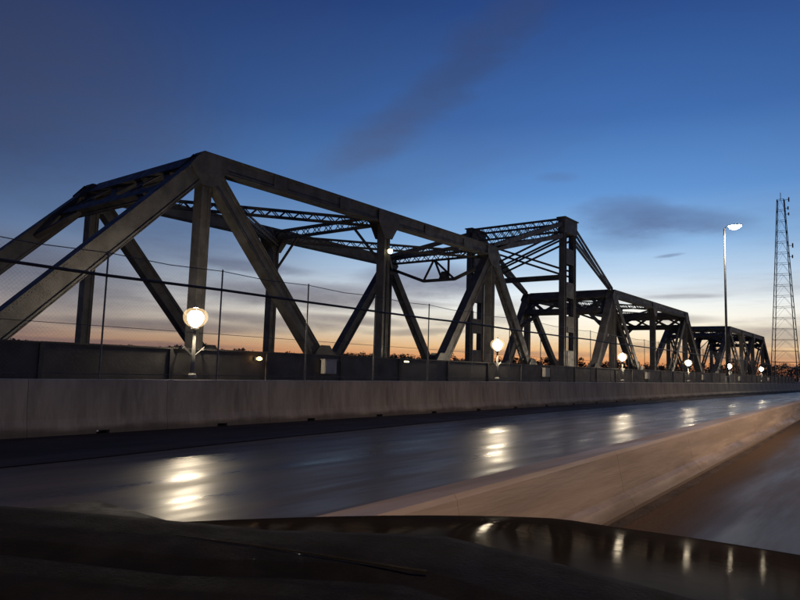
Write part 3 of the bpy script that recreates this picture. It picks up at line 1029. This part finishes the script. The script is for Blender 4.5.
# front and side skin below the bonnet edge
b = MB()
edge = [(x0 + (x1 - x0) * i / NX) for i in range(NX + 1)]
ring = [Vector((x0, 1.02, hood_z(x0, 0)))] + [Vector((x, hood_front(x), hood_z(x, 1))) for x in edge] + [Vector((x1, 1.02, hood_z(x1, 0)))]
cen = Vector((-.3, 1.0, 0))
for k, p in enumerate(ring):
    out = (Vector((p.x, p.y, 0)) - cen).normalized()
    for (o, dz_) in ((0.004, -.012), (.03, -.06), (.045, -.2), (.03, -.5)):
        b.v.append(p + out * o + Vector((0, 0, dz_)))
for k in range(len(ring) - 1):
    for j in range(3):
        a = k * 4 + j; b.f.append((a, a + 1, a + 5, a + 4))
b.build('front_wing', 'car_paint', car, smooth=True)
# dashboard
dpts = [(-1.62, .45), (-1.48, .62), (-1.22, .745), (-.96, .86), (-.80, .985), (-.69, 1.055), (-.58, 1.05), (-.46, 1.04), (-.22, 1.01), (.1, .98), (.5, .88), (.8, .7), (.9, .45)]
b = MB(); rows = [(0, -.05), (0, -.012), (.015, -.003), (.05, 0), (.22, -.006), (.26, -.022), (.30, -.010), (.55, -.05), (.6, -.25)]
for (x, y) in dpts:
    for (dy, dz_) in rows: b.v.append(Vector((x + dy * .30 * (-1 if x > -.3 else 1), y - dy * .9, 1.2 + dz_)))
m_ = len(rows)
for k in range(len(dpts) - 1):
    for j in range(m_ - 1):
        a = k * m_ + j; b.f.append((a, a + 1, a + m_ + 1, a + m_))
dash = b.build('dashboard', 'dash_vinyl', car, smooth=True)
# black cowl strip between dashboard and bonnet
b = MB()
for (x, y) in dpts:
    b.v += [Vector((x, y + .002, 1.165)), Vector((x * 1.02, max(y + .10, .9), 1.142)), Vector((x * 1.02, max(y + .16, 1.0), 1.10))]
for k in range(len(dpts) - 1):
    for j in range(2):
        a = k * 3 + j; b.f.append((a, a + 3, a + 4, a + 1))
b.build('cowl', 'rubber', car, smooth=True)
# roof, pillars and body sides of the car
b = MB(); NXr, NYr = 12, 14
for lay in (0, 1):
    for i in range(NXr + 1):
        for j in range(NYr + 1):
            u = -1 + 2 * i / NXr; v = j / NYr
            b.v.append(Vector((-.35 + u * (1.02 + .10 * math.sin(v * math.pi)), -.16 - 2.2 * v - .12 * u * u * (1 - v), 1.86 - .05 * u ** 4 - .10 * (2 * v - 1) ** 4 - .03 * lay)))
nl = (NXr + 1) * (NYr + 1)
for lay in (0, 1):
    for i in range(NXr):
        for j in range(NYr):
            a = lay * nl + i * (NYr + 1) + j; q = (a, a + 1, a + NYr + 2, a + NYr + 1)
            b.f.append(q if lay == 0 else q[::-1])
b.build('roof', 'car_paint', car, smooth=True)
for sx in (-1, 1):
    xb = -.35 + sx * 1.30; xt = -.35 + sx * 1.04
    MB().tube([(xb, .42, 1.12), (xb * .6 + xt * .4, .26, 1.42), (xt, -.26, 1.80)], .045, 8).build('front_pillar', 'car_paint', car, smooth=True)
    MB().tube([(xb, -.95, 1.10), (xt + sx * .03, -.95, 1.80)], .05, 8).build('middle_pillar', 'car_paint', car, smooth=True)
    MB().tube([(xb, -2.5, 1.10), (xt, -2.15, 1.76)], .06, 8).build('rear_pillar', 'car_paint', car, smooth=True)
    b = MB()
    for y_ in (.45, -.2, -.95, -1.7, -2.6):
        for (o, z_) in ((0, 1.12), (.04, .95), (.05, .65), (.0, .35)): b.v.append(Vector((xb + sx * o, y_, z_)))
    for k in range(4):
        for j in range(3):
            a = k * 4 + j; b.f.append((a, a + 1, a + 5, a + 4))
    b.build('body_side', 'car_paint', car, smooth=True)
wp = MB().tube([(-1.02, .70, 1.2015), (-.86, .755, 1.202), (-.70, .80, 1.202), (-.585, .835, 1.201)], [.0010, .0014, .0016, .0018], 6).build('added_dash_strip', 'rubber', car, smooth=True)  # thin dark strip on the dashboard, added for a faint line of reflection
for o in bpy.data.objects:
    if '_o' in o: del o['_o']
